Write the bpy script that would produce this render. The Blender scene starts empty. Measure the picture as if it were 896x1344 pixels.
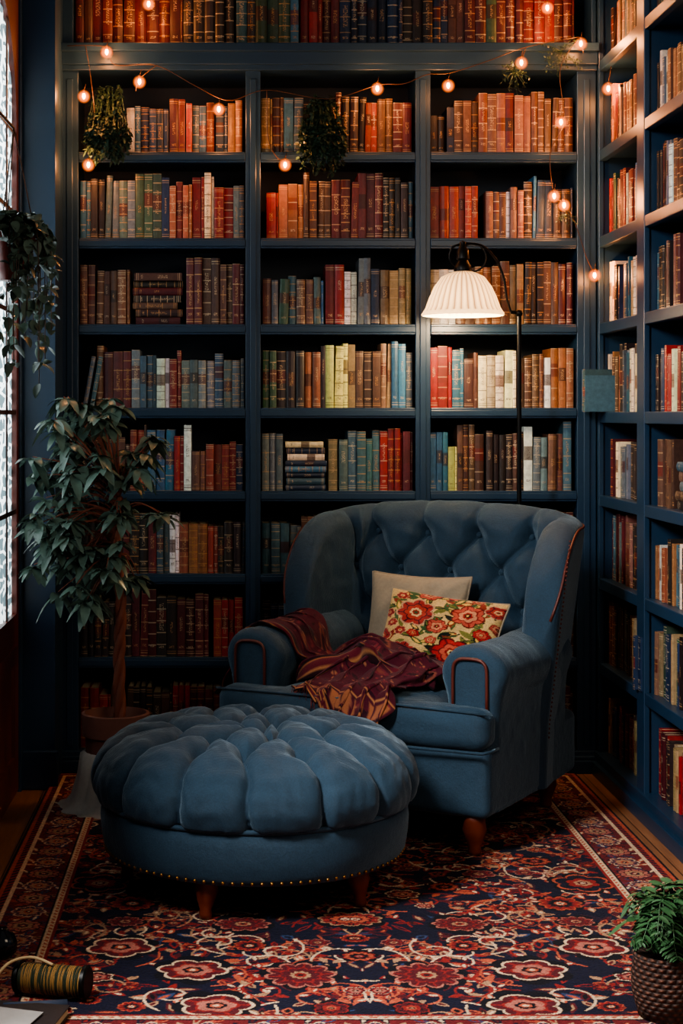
import bpy, math, random, time, bmesh
import numpy as np
from mathutils import Vector, Matrix
from mathutils.bvhtree import BVHTree
random.seed(7); rng=np.random.RandomState(5)
S=bpy.context.scene
pi=math.pi
def lin(c):
    return tuple(((v/255)/12.92 if v/255<=.04045 else ((v/255+.055)/1.055)**2.4) for v in c[:3])
def L4(c): return lin(c)+(1.0,)

# ---------------------------------------------------------------- materials
class NT:
    def __init__(s,name):
        s.mat=bpy.data.materials.new(name); s.mat.use_nodes=True
        s.t=s.mat.node_tree; s.n=s.t.nodes; s.b=s.n['Principled BSDF']; s.out=s.n['Material Output']
    def node(s,k,**kw):
        n=s.n.new(k)
        for a,v in kw.items(): setattr(n,a,v)
        return n
    def put(s,sock,v):
        if isinstance(v,bpy.types.NodeSocket): s.t.links.new(v,sock)
        else: sock.default_value=v
    def m(s,op,a,b=None,c=None):
        n=s.node('ShaderNodeMath',operation=op); s.put(n.inputs[0],a)
        if b is not None: s.put(n.inputs[1],b)
        if c is not None: s.put(n.inputs[2],c)
        return n.outputs[0]
    def mix(s,f,a,b,mode='MIX'):
        n=s.node('ShaderNodeMix',data_type='RGBA',blend_type=mode)
        s.put(n.inputs[0],f); s.put(n.inputs[6],a); s.put(n.inputs[7],b); return n.outputs[2]
    def coord(s,which='Object'): return s.node('ShaderNodeTexCoord').outputs[which]
    def mapping(s,v,scale=(1,1,1)):
        n=s.node('ShaderNodeMapping'); s.put(n.inputs[0],v); n.inputs['Scale'].default_value=scale; return n.outputs[0]
    def noise(s,v,scale=5,detail=4,rough=.5,dist=0):
        n=s.node('ShaderNodeTexNoise'); s.put(n.inputs['Vector'],v)
        n.inputs['Scale'].default_value=scale; n.inputs['Detail'].default_value=detail
        n.inputs['Roughness'].default_value=rough; n.inputs['Distortion'].default_value=dist
        return n.outputs['Fac']
    def bump(s,h,strength=.3,dist=.01):
        n=s.node('ShaderNodeBump'); s.put(n.inputs['Height'],h)
        n.inputs['Strength'].default_value=strength; n.inputs['Distance'].default_value=dist
        s.t.links.new(n.outputs[0],s.b.inputs['Normal'])
    def set(s,**kw):
        for k,v in kw.items(): s.put(s.b.inputs[k.replace('_',' ')],v)
        return s
def simple(name,col,rough=.6,metal=0,nscale=20,var=.25,bump=.1,bd=.003,spec=.5,stretch=(1,1,1),sheen=0):
    t=NT(name); co=t.mapping(t.coord(),stretch)
    f=t.noise(co,nscale,5,.6)
    c=L4(col); d=tuple(v*(1-var) for v in c[:3])+(1,); l=tuple(min(1,v*(1+var)) for v in c[:3])+(1,)
    t.set(Base_Color=t.mix(f,d,l),Roughness=rough,Metallic=metal)
    t.b.inputs['Specular IOR Level'].default_value=spec
    if sheen: t.b.inputs['Sheen Weight'].default_value=sheen; t.b.inputs['Sheen Roughness'].default_value=.4
    t.bump(f,bump,bd); return t.mat
def emis(name,col,st):
    t=NT(name); t.set(Base_Color=L4(col),Emission_Color=L4(col),Emission_Strength=st); return t.mat

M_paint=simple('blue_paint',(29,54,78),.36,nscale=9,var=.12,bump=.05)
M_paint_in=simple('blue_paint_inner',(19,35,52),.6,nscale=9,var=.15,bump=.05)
M_ceil=simple('ceiling_paint',(30,46,62),.8)
M_brass=simple('brass',(150,110,60),.35,1,var=.1)
M_black=simple('black_metal',(14,13,13),.4,.6,var=.1)
M_legwood=simple('red_wood',(104,46,28),.35,nscale=14,var=.4,stretch=(1,1,.15))
M_doorwood=simple('door_wood',(92,40,30),.4,nscale=10,var=.35,stretch=(1,1,.1))
M_muntin=simple('muntin_wood',(60,34,28),.5,nscale=10,var=.2)
M_piping=simple('piping_leather',(84,32,22),.5,var=.2)
M_terra=simple('terracotta',(110,70,60),.75,nscale=30,var=.2)
M_clothgrey=simple('linen_grey',(150,145,140),.9,nscale=60,var=.15,bump=.3)
M_wire=simple('wire_black',(60,36,22),.5)
M_soil=simple('soil',(30,22,18),1)
M_bark=simple('bark',(116,62,44),.8,nscale=35,var=.5,bump=.6,bd=.01,stretch=(1,1,.4))
M_leaf=simple('leaf_dark',(88,108,98),.26,nscale=16,var=.8,bump=.2)
M_leaf2=simple('leaf_deep',(48,70,58),.4,nscale=25,var=.5,bump=.1)
M_fern=simple('fern_leaf',(50,84,50),.5,nscale=25,var=.5,bump=.1)
def fabric(name,col):
    t=NT(name); co=t.coord()
    f=t.noise(co,5,5,.65,.4); g=t.noise(co,220,3,.7); k=t.noise(co,28,5,.6,.8)
    w1=t.node('ShaderNodeTexWave'); w1.inputs['Scale'].default_value=160; w1.inputs['Distortion'].default_value=1.5; t.put(w1.inputs['Vector'],co)
    w2=t.node('ShaderNodeTexWave',bands_direction='Z'); w2.inputs['Scale'].default_value=160; w2.inputs['Distortion'].default_value=1.5; t.put(w2.inputs['Vector'],co)
    h=t.m('ADD',t.m('MULTIPLY',t.m('ADD',w1.outputs['Fac'],w2.outputs['Fac']),.35),t.m('ADD',g,t.m('MULTIPLY',k,2.5)))
    c=L4(col); d=tuple(v*.6 for v in c[:3])+(1,); l=tuple(v*1.35 for v in c[:3])+(1,)
    c1=t.mix(f,d,l); c2=t.mix(g,(.5,.5,.5,1),(1.4,1.4,1.4,1))
    t.set(Base_Color=t.mix(1.0,c1,c2,'MULTIPLY'),Roughness=.6)
    t.b.inputs['Sheen Weight'].default_value=.4; t.b.inputs['Sheen Roughness'].default_value=.3
    t.b.inputs['Sheen Tint'].default_value=(.6,.8,.95,1)
    t.b.inputs['Specular IOR Level'].default_value=.3
    t.bump(h,.5,.003); return t.mat
M_fab=fabric('blue_upholstery',(42,66,85))
M_beige=simple('beige_linen',(142,130,112),.9,nscale=90,var=.2,bump=.3)
def vcol(name,bs=.4,scale=300,rough=.9,sheen=.2):
    t=NT(name); a=t.node('ShaderNodeAttribute',attribute_name='col')
    g=t.noise(t.coord(),scale,3,.7)
    t.set(Base_Color=t.mix(1.0,a.outputs['Color'],t.mix(g,(.6,.6,.6,1),(1.35,1.35,1.35,1)),'MULTIPLY'),Roughness=rough)
    t.b.inputs['Specular IOR Level'].default_value=.15
    t.b.inputs['Sheen Weight'].default_value=sheen
    t.bump(g,bs,.003); return t.mat
M_rug=vcol('persian_rug_pile',.6,260,sheen=.03); M_pil=vcol('floral_embroidery',.5,200,sheen=.1); M_thr=vcol('paisley_wool',.4,250,sheen=.08)

t=NT('wood_planks'); co=t.coord(); sx=t.node('ShaderNodeSeparateXYZ'); t.put(sx.inputs[0],co)
px_=t.m('DIVIDE',sx.outputs[0],.11); idx=t.m('FLOOR',px_); fr=t.m('FRACT',px_)
gap=t.m('LESS_THAN',fr,.03)
wn=t.node('ShaderNodeTexWhiteNoise',noise_dimensions='1D'); t.put(wn.inputs['W'],idx)
g=t.noise(t.mapping(co,(14,1.2,1)),4,6,.65,.6)
c=t.mix(g,L4((90,56,38)),L4((180,126,88))); c=t.mix(t.m('MULTIPLY',wn.outputs[0],.5),c,L4((100,66,46)))
c=t.mix(gap,c,L4((20,12,8))); t.set(Base_Color=c,Roughness=.45); t.bump(t.m('SUBTRACT',g,gap),.3,.004); M_floor=t.mat

# books
t=NT('book_binding')
col=t.node('ShaderNodeAttribute',attribute_name='bcol').outputs['Color']
rnd=t.node('ShaderNodeAttribute',attribute_name='brnd').outputs['Fac']
uv=t.node('ShaderNodeUVMap',uv_map='UVMap').outputs[0]
sp=t.node('ShaderNodeSeparateXYZ'); t.put(sp.inputs[0],uv); u,v=sp.outputs[0],sp.outputs[1]
on=t.m('GREATER_THAN',u,-.5)
r2=t.m('FRACT',t.m('MULTIPLY',rnd,7.13)); r3=t.m('FRACT',t.m('MULTIPLY',rnd,31.7)); r4=t.m('FRACT',t.m('MULTIPLY',rnd,97.3)); r5=t.m('FRACT',t.m('MULTIPLY',rnd,211.9))
N=t.m('FLOOR',t.m('ADD',3.5,t.m('MULTIPLY',rnd,4)))
tt=t.m('FRACT',t.m('ADD',t.m('MULTIPLY',v,N),.5))
band=t.m('LESS_THAN',t.m('ABSOLUTE',t.m('SUBTRACT',tt,.5)),t.m('MULTIPLY',N,.008))
band=t.m('MULTIPLY',band,t.m('GREATER_THAN',r2,.45))
def line(p,w): return t.m('LESS_THAN',t.m('ABSOLUTE',t.m('SUBTRACT',v,p)),w)
ends=t.m('MAXIMUM',t.m('MAXIMUM',line(.05,.007),line(.95,.007)),t.m('MAXIMUM',line(.085,.004),line(.915,.004)))
ends=t.m('MULTIPLY',ends,t.m('LESS_THAN',r4,.65))
cb=t.node('ShaderNodeCombineXYZ'); t.put(cb.inputs[0],t.m('ADD',t.m('MULTIPLY',u,5),t.m('MULTIPLY',rnd,300))); t.put(cb.inputs[1],t.m('MULTIPLY',v,75))
tn=t.noise(cb.outputs[0],1,2,.6)
txt=t.m('GREATER_THAN',tn,.53)
txt=t.m('MULTIPLY',txt,t.m('LESS_THAN',t.m('ABSOLUTE',t.m('SUBTRACT',u,.5)),t.m('ADD',.12,t.m('MULTIPLY',r5,.14))))
cen=t.m('ADD',.45,t.m('MULTIPLY',r3,.22))
txt=t.m('MULTIPLY',txt,t.m('LESS_THAN',t.m('ABSOLUTE',t.m('SUBTRACT',v,cen)),t.m('ADD',.05,t.m('MULTIPLY',r2,.2))))
txt=t.m('MULTIPLY',txt,t.m('LESS_THAN',r5,.85))
txt2=t.m('MULTIPLY',t.m('MULTIPLY',t.m('GREATER_THAN',tn,.5),line(.16,.02)),t.m('LESS_THAN',t.m('ABSOLUTE',t.m('SUBTRACT',u,.5)),.25))
lab=t.m('MULTIPLY',t.m('MULTIPLY',t.m('LESS_THAN',t.m('ABSOLUTE',t.m('SUBTRACT',v,cen)),.11),t.m('GREATER_THAN',r4,.62)),on)
gold=t.m('MULTIPLY',t.m('MAXIMUM',t.m('MAXIMUM',band,ends),t.m('MAXIMUM',txt,txt2)),on)
wear=t.noise(t.coord(),55,5,.7)
c=t.mix(1.0,col,t.mix(wear,(.35,.35,.35,1),(1.65,1.65,1.65,1)),'MULTIPLY')
c=t.mix(t.m('MULTIPLY',lab,.75),c,t.mix(r2,L4((20,16,18)),L4((104,30,24))))
br=t.node('ShaderNodeRGBToBW'); t.put(br.inputs[0],col)
light=t.m('GREATER_THAN',br.outputs[0],.25)
gc=t.mix(r3,L4((196,142,82)),L4((206,188,160))); gc=t.mix(light,gc,L4((60,36,28)))
c=t.mix(t.m('MULTIPLY',gold,.7),c,gc)
t.set(Base_Color=c,Roughness=.45,Metallic=t.m('MULTIPLY',gold,t.m('SUBTRACT',.3,t.m('MULTIPLY',light,.3))))
t.bump(t.m('ADD',t.m('MULTIPLY',band,1.0),t.m('MULTIPLY',wear,.5)),.35,.003)
M_book=t.mat
M_page=simple('book_pages',(196,176,140),.9,nscale=60,var=.25,bump=.4,stretch=(8,8,1))

# ---------------------------------------------------------------- mesh helpers
class MB:
    def __init__(s): s.v=[]; s.f=[]; s.mi=[]
    def add(s,vs,fs,mi=0,M=None):
        o=len(s.v)
        if M is not None: vs=[tuple(M@Vector(p)) for p in vs]
        s.v+= [tuple(p) for p in vs]; s.f+=[tuple(i+o for i in f) for f in fs]; s.mi+=[mi]*len(fs)
    def box(s,x0,x1,y0,y1,z0,z1,mi=0,M=None):
        s.add([(x0,y0,z0),(x1,y0,z0),(x1,y1,z0),(x0,y1,z0),(x0,y0,z1),(x1,y0,z1),(x1,y1,z1),(x0,y1,z1)],
              [(0,3,2,1),(4,5,6,7),(0,1,5,4),(1,2,6,5),(2,3,7,6),(3,0,4,7)],mi,M)
    def lathe(s,prof,c=(0,0,0),seg=32,mi=0,M=None,wob=None):
        vs=[];n=len(prof)
        for i in range(seg):
            a=2*pi*i/seg
            for j,(r,z) in enumerate(prof):
                rr=r*(1+(wob(a,j/(n-1)) if wob else 0))
                vs.append((c[0]+rr*math.cos(a),c[1]+rr*math.sin(a),c[2]+z))
        fs=[(i*n+j,((i+1)%seg)*n+j,((i+1)%seg)*n+j+1,i*n+j+1) for i in range(seg) for j in range(n-1)]
        s.add(vs,fs,mi,M)
    def sphere(s,c,r,mi=0,seg=10,sc=(1,1,1),M=None):
        pr=[(max(1e-4,r*math.sin(pi*j/seg))*1,-r*math.cos(pi*j/seg)*sc[2]) for j in range(seg+1)]
        s.lathe([(a*sc[0],b) for a,b in pr],c,seg+2,mi,M)
    def tube(s,pts,r,seg=8,mi=0,M=None):
        pts=[Vector(p) for p in pts]; n=len(pts); vs=[]
        rf=r if callable(r) else (lambda t:r)
        T=[(pts[min(i+1,n-1)]-pts[max(i-1,0)]).normalized() for i in range(n)]
        up=Vector((0,0,1)) if abs(T[0].z)<.9 else Vector((1,0,0))
        N_=(up-T[0]*up.dot(T[0])).normalized()
        for i in range(n):
            N_=(N_-T[i]*N_.dot(T[i])).normalized(); B=T[i].cross(N_)
            for k in range(seg):
                a=2*pi*k/seg; vs.append(tuple(pts[i]+(N_*math.cos(a)+B*math.sin(a))*rf(i/(n-1))))
        fs=[(i*seg+k,i*seg+(k+1)%seg,(i+1)*seg+(k+1)%seg,(i+1)*seg+k) for i in range(n-1) for k in range(seg)]
        fs.append(tuple(range(seg))[::-1]); fs.append(tuple((n-1)*seg+k for k in range(seg)))
        s.add(vs,fs,mi)
    def leaf(s,b,d,L,W,droop=.3,mi=0,fold=.25,n=6):
        b=Vector(b); d=Vector(d).normalized(); side=d.cross(Vector((0,0,1)))
        if side.length<.05: side=Vector((1,0,0))
        side.normalize(); up=side.cross(d).normalized()
        roll=random.uniform(-.5,.5); side,up=side*math.cos(roll)+up*math.sin(roll),up*math.cos(roll)-side*math.sin(roll)
        vs=[];fs=[]
        for i in range(n+1):
            q=i/n; w=W*math.sin(pi*min(1,q*.93+.05))**.8*.5
            p=b+d*L*q+Vector((0,0,-1))*droop*L*q*q
            vs+=[p-side*w+up*fold*w,p,p+side*w+up*fold*w]
        for i in range(n):
            o=i*3; fs+=[(o,o+1,o+4,o+3),(o+1,o+2,o+5,o+4)]
        s.add(vs,fs,mi)
    def obj(s,name,mats,parent=None,smooth=True,auto=None,bevel=0,sub=0):
        me=bpy.data.meshes.new(name); me.from_pydata(s.v,[],s.f); me.update()
        for m in mats: me.materials.append(m)
        me.polygons.foreach_set('material_index',s.mi)
        if smooth: me.polygons.foreach_set('use_smooth',[True]*len(s.f))
        o=bpy.data.objects.new(name,me); S.collection.objects.link(o)
        if parent: o.parent=parent
        if bevel:
            b=o.modifiers.new('b','BEVEL'); b.width=bevel; b.segments=2; b.limit_method='ANGLE'; b.harden_normals=False
        if sub:
            b=o.modifiers.new('s','SUBSURF'); b.levels=sub; b.render_levels=sub
        if auto is not None:
            try: me.set_sharp_from_angle(angle=math.radians(auto))
            except Exception: pass
        return o
def empty(name,loc=(0,0,0),rz=0):
    e=bpy.data.objects.new(name,None); e.location=loc; e.rotation_euler=(0,0,rz); e.empty_display_size=.1
    S.collection.objects.link(e); return e
def gridmesh(name,P,mat,col=None,parent=None,closed_u=False):
    ny,nx=P.shape[:2]; me=bpy.data.meshes.new(name); nv=nx*ny
    me.vertices.add(nv); me.vertices.foreach_set('co',P.reshape(-1).astype(np.float32))
    i=np.arange(nx if closed_u else nx-1); j=np.arange(ny-1); I,J=np.meshgrid(i,j); I2=(I+1)%nx
    q=np.stack([J*nx+I,J*nx+I2,(J+1)*nx+I2,(J+1)*nx+I],-1).reshape(-1,4); nf=len(q)
    me.loops.add(nf*4); me.loops.foreach_set('vertex_index',q.reshape(-1).astype(np.int32))
    me.polygons.add(nf); me.polygons.foreach_set('loop_start',(np.arange(nf)*4).astype(np.int32))
    try: me.polygons.foreach_set('loop_total',np.full(nf,4,np.int32))
    except Exception: pass
    me.update(calc_edges=True); me.polygons.foreach_set('use_smooth',np.ones(nf,bool))
    if col is not None:
        a=me.attributes.new('col','FLOAT_COLOR','POINT'); c4=np.ones((nv,4),np.float32); c4[:,:3]=col.reshape(-1,3)
        a.data.foreach_set('color',c4.reshape(-1))
    me.materials.append(mat)
    o=bpy.data.objects.new(name,me); S.collection.objects.link(o)
    if parent: o.parent=parent
    return o

class Canvas:
    def __init__(s,w,h,res,bg):
        s.res=res; s.nx=int(w/res)+1; s.ny=int(h/res)+1; s.w=w; s.h=h
        s.c=np.zeros((s.ny,s.nx,3)); s.c[:]=lin(bg)
        s.X,s.Y=np.meshgrid(np.linspace(0,w,s.nx),np.linspace(0,h,s.ny))
    def win(s,cx,cy,r):
        x0=max(0,int((cx-r)/s.res)); x1=min(s.nx,int((cx+r)/s.res)+2); y0=max(0,int((cy-r)/s.res)); y1=min(s.ny,int((cy+r)/s.res)+2)
        if x0>=x1 or y0>=y1: return None
        sl=(slice(y0,y1),slice(x0,x1)); return sl,s.X[sl]-cx,s.Y[sl]-cy
    def disc(s,cx,cy,r,col):
        w=s.win(cx,cy,r)
        if w: s.c[w[0]][(w[1]**2+w[2]**2)<r*r]=lin(col)
    def ell(s,cx,cy,a,b,ang,col,col2=None):
        w=s.win(cx,cy,max(a,b))
        if not w: return
        u=w[1]*math.cos(ang)+w[2]*math.sin(ang); v=-w[1]*math.sin(ang)+w[2]*math.cos(ang)
        q=np.abs(u/a)**1.6+np.abs(v/b)**1.2
        s.c[w[0]][q<1]=lin(col)
        if col2: s.c[w[0]][q<.45]=lin(col2)
    def line(s,pts,r,col):
        for i in range(len(pts)-1):
            (x0,y0),(x1,y1)=pts[i],pts[i+1]; d=math.hypot(x1-x0,y1-y0); n=max(1,int(d/(r*.9)))
            for k in range(n): s.disc(x0+(x1-x0)*k/n,y0+(y1-y0)*k/n,r,col)
    def flower(s,cx,cy,r,n,rot,cols,sq=1.0):
        w=s.win(cx,cy,r*1.02)
        if not w: return
        rr=np.hypot(w[1],w[2]/sq); th=np.arctan2(w[2]/sq,w[1])+rot
        e=r*(.74+.26*np.abs(np.cos(n*th/2))**.7); q=rr/e; A=s.c[w[0]]
        for lim,c in zip((1.0,.90,.62,.54,.30,.18,.09),cols): 
            m=q<lim; A[m]=lin(c)
        pet=(np.abs(np.sin(n*th/2))<.18)&(q>.54)&(q<.9); A[pet]=lin(cols[2])

NAVY=(18,19,40);BLK=(13,12,22);RED=(132,36,34);RUST=(172,80,56);CRM=(208,178,146);PNK=(166,98,84);BLU=(44,60,94);MAR=(82,24,32);TAN=(164,124,94)
# ---------------------------------------------------------------- ROOM
XL=-.743; XR=1.38
def roombox(name,*a,mat=M_paint,bev=0):
    b=MB(); b.box(*a); return b.obj(name,[mat],smooth=False,bevel=bev)
roombox('floor',-2.0,2.6,-7.2,.5,-.1,0,mat=M_floor)
roombox('ceiling',XL-.15,1.9,-2.8,.5,3.12,3.2,mat=M_ceil)
roombox('wall_back',XL-.15,1.9,.34,.5,0,3.12)
roombox('wall_right',1.74,1.9,-2.8,.34,0,3.12)
b=MB(); b.box(XL,-.622,-.26,.34,0,3.12); b.box(XL-.12,XL,-.30,.34,0,3.12); b.box(XL-.12,XL,-1.25,-.30,2.92,3.12); b.box(XL-.12,XL,-2.8,-1.25,0,3.12)
b.obj('wall_left',[M_paint],smooth=False)
b=MB()
for z0,z1,p in ((2.86,3.12,.05),(2.90,3.12,.09),(3.0,3.12,.13)): b.box(XL,XL+p,-2.8,-.26,z0,z1)
b.box(XL,-.60,-.29,-.26,2.86,3.12)
b.obj('trim_1',[M_paint],smooth=False,bevel=.008)
b=MB(); b.box(XL,XL+.02,-2.8,-1.33,0,.16); b.box(XL,-.61,-.28,-.26,0,.14); b.obj('baseboard_left',[M_paint],smooth=False,bevel=.005)

door=empty('door_1')
y0,y1=-1.24,-.31; yc=(y0+y1)/2; gz0=.64; gs=2.33; hw=(y1-y0)/2-.05
inner=[];outer=[]
inner+= [(yc-hw,gz0),(yc+hw,gz0)]; outer+=[(y0,.60),(y1,.60)]
n=24
for i in range(n+1):
    a=pi*i/n; inner.append((yc+hw*math.cos(a),gs+hw*math.sin(a)))
    cx,cz=math.cos(a),math.sin(a); k=1/max(abs(cx),abs(cz)); outer.append((yc+(y1-yc)*cx*k,gs+.55*max(0,cz)*k if cz*k<=1 else gs+.55))
b=MB(); m=len(inner)
xa,xb=XL-.045,XL-.004
for xx in (xa,xb):
    vs=[(xx,p[0],p[1]) for p in inner]+[(xx,p[0],p[1]) for p in outer]
    b.add(vs,[(i,(i+1)%m,m+(i+1)%m,m+i) for i in range(m)])
vs=[(xa,p[0],p[1]) for p in inner]+[(xb,p[0],p[1]) for p in inner]
b.add(vs,[(i,(i+1)%m,m+(i+1)%m,m+i) for i in range(m)])
b.box(xa,xb,y0,y1,0.01,.60)
b.box(XL-.01,XL+.008,y0+.12,y1-.12,.10,.16); b.box(XL-.01,XL+.008,y0+.12,y1-.12,.48,.54)
b.box(XL-.01,XL+.008,y0+.12,y0+.18,.16,.48); b.box(XL-.01,XL+.008,y1-.18,y1-.12,.16,.48)
b.obj('leaf',[M_doorwood],door,smooth=False)
b=MB()
for yy in (yc-hw/2,yc,yc+hw/2): b.box(XL-.013,XL-.008,yy-.009,yy+.009,gz0,gs+math.sqrt(hw*hw-(yy-yc)**2))
for zz in (1.0,1.35,1.7,2.05,2.33): b.box(XL-.013,XL-.008,yc-hw,yc+hw,zz-.008,zz+.008)
b.obj('muntins',[M_muntin],door,smooth=False)
b=MB(); b.box(XL-.01,XL+.006,y1,-.262,0,2.92); b.box(XL-.01,XL+.02,-1.31,y0,0,2.92); b.box(XL-.01,XL+.02,-1.31,-.262,2.88,2.96)
b.obj('casing',[M_paint],door,smooth=False,bevel=.003)
t=NT('lace_curtain'); f=t.node('ShaderNodeTexVoronoi',feature='DISTANCE_TO_EDGE'); f.inputs['Scale'].default_value=22; t.put(f.inputs['Vector'],t.mapping(t.coord(),(1,.5,1)))
g=t.m('LESS_THAN',f.outputs['Distance'],.10); c=t.mix(g,L4((84,98,100)),L4((215,220,216)))
tr=t.node('ShaderNodeBsdfTranslucent'); t.put(tr.inputs[0],c); mx=t.node('ShaderNodeMixShader'); mx.inputs[0].default_value=.7
t.put(t.b.inputs['Base Color'],c); t.b.inputs['Roughness'].default_value=.9
t.t.links.new(t.b.outputs[0],mx.inputs[1]); t.t.links.new(tr.outputs[0],mx.inputs[2]); t.t.links.new(mx.outputs[0],t.out.inputs[0])
yy=np.linspace(yc-hw-.03,yc+hw+.03,80); zz=np.linspace(gz0-.03,gs+hw+.02,40); Y,Z=np.meshgrid(yy,zz)
gridmesh('lace_curtain',np.stack([XL-.020+.003*np.sin(Y*90),Y,Z],-1),t.mat,parent=door)

# ---------------------------------------------------------------- BOOKCASES
tops=[2.726,2.326,2.003,1.680,1.366,1.054,.743,.429,.083]
def X_(p): return (p-300)/350
bays=[(X_(103),X_(322)),(X_(342),X_(545)),(X_(565),X_(757))]
b=MB(); xl=X_(80); xr=X_(783)
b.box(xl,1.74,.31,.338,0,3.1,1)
for x0,x1 in ((xl,X_(103)),(X_(322),X_(342)),(X_(545),X_(565)),(X_(757),XR-.002)):
    b.box(x0+.006,x1-.006,.012,.31,0,2.64)
    b.box(x0,x1,0,.02,0,2.64)
    xm=(x0+x1)/2; b.box(xm-.012,xm+.012,-.006,0,.1,2.6)
b.box(xl,X_(96),.0,.31,2.72,3.1); b.box(X_(776),XR-.002,.0,.31,2.72,3.1)
for i,z in enumerate(tops[1:8]):
    for x0,x1 in bays:
        b.box(x0,x1,.02,.31,z-.026,z); b.box(x0,x1,.002,.03,z-.038,z+.002); b.box(x0,x1,-.004,.01,z-.030,z-.006)
for z0,z1,p in ((2.630,2.655,.018),(2.65,2.70,.03),(2.695,2.726,.055)): b.box(xl-.01,XR-.002,-p,.31,z0,z1)
b.box(xl,XR-.002,-.01,.31,0,.083); b.box(xl,XR-.002,-.026,.0,0,.05); b.box(xl,XR-.002,-.018,0,.05,.065)
b.box(xl,XR-.002,-.03,.31,3.04,3.10)
b.obj('bookcase',[M_paint,M_paint_in],smooth=False,bevel=.003)
b=MB(); XB=1.70
posts=[(-.03,.0),(-.68,-.585),(-1.42,-1.33),(-2.2,-2.11)]
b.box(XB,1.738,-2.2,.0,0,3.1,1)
for a,c_ in posts:
    b.box(XR+.012,XB,a+.01,c_-.01,0,2.98); b.box(XR,XR+.02,a,c_,0,2.98)
rb=[(-.585,-.03),(-1.33,-.68),(-2.11,-1.42)]
rtops=[2.66,2.326,2.003,1.680,1.350,1.040,.730,.415,.083]
for z in rtops[:8]:
    for a,c_ in rb:
        b.box(XR+.02,XB,a,c_,z-.026,z); b.box(XR+.002,XR+.03,a,c_,z-.038,z+.002)
b.box(XR-.01,XB,-2.2,-.0,0,.083); b.box(XR-.026,XR,-2.2,-.03,0,.05)
b.box(XR-.03,XB,-2.2,-.0,2.96,3.10); b.box(XR-.05,XB,-2.2,-.0,3.03,3.10)
b.obj('bookcase.001',[M_paint,M_paint_in],smooth=False,bevel=.003)

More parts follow.
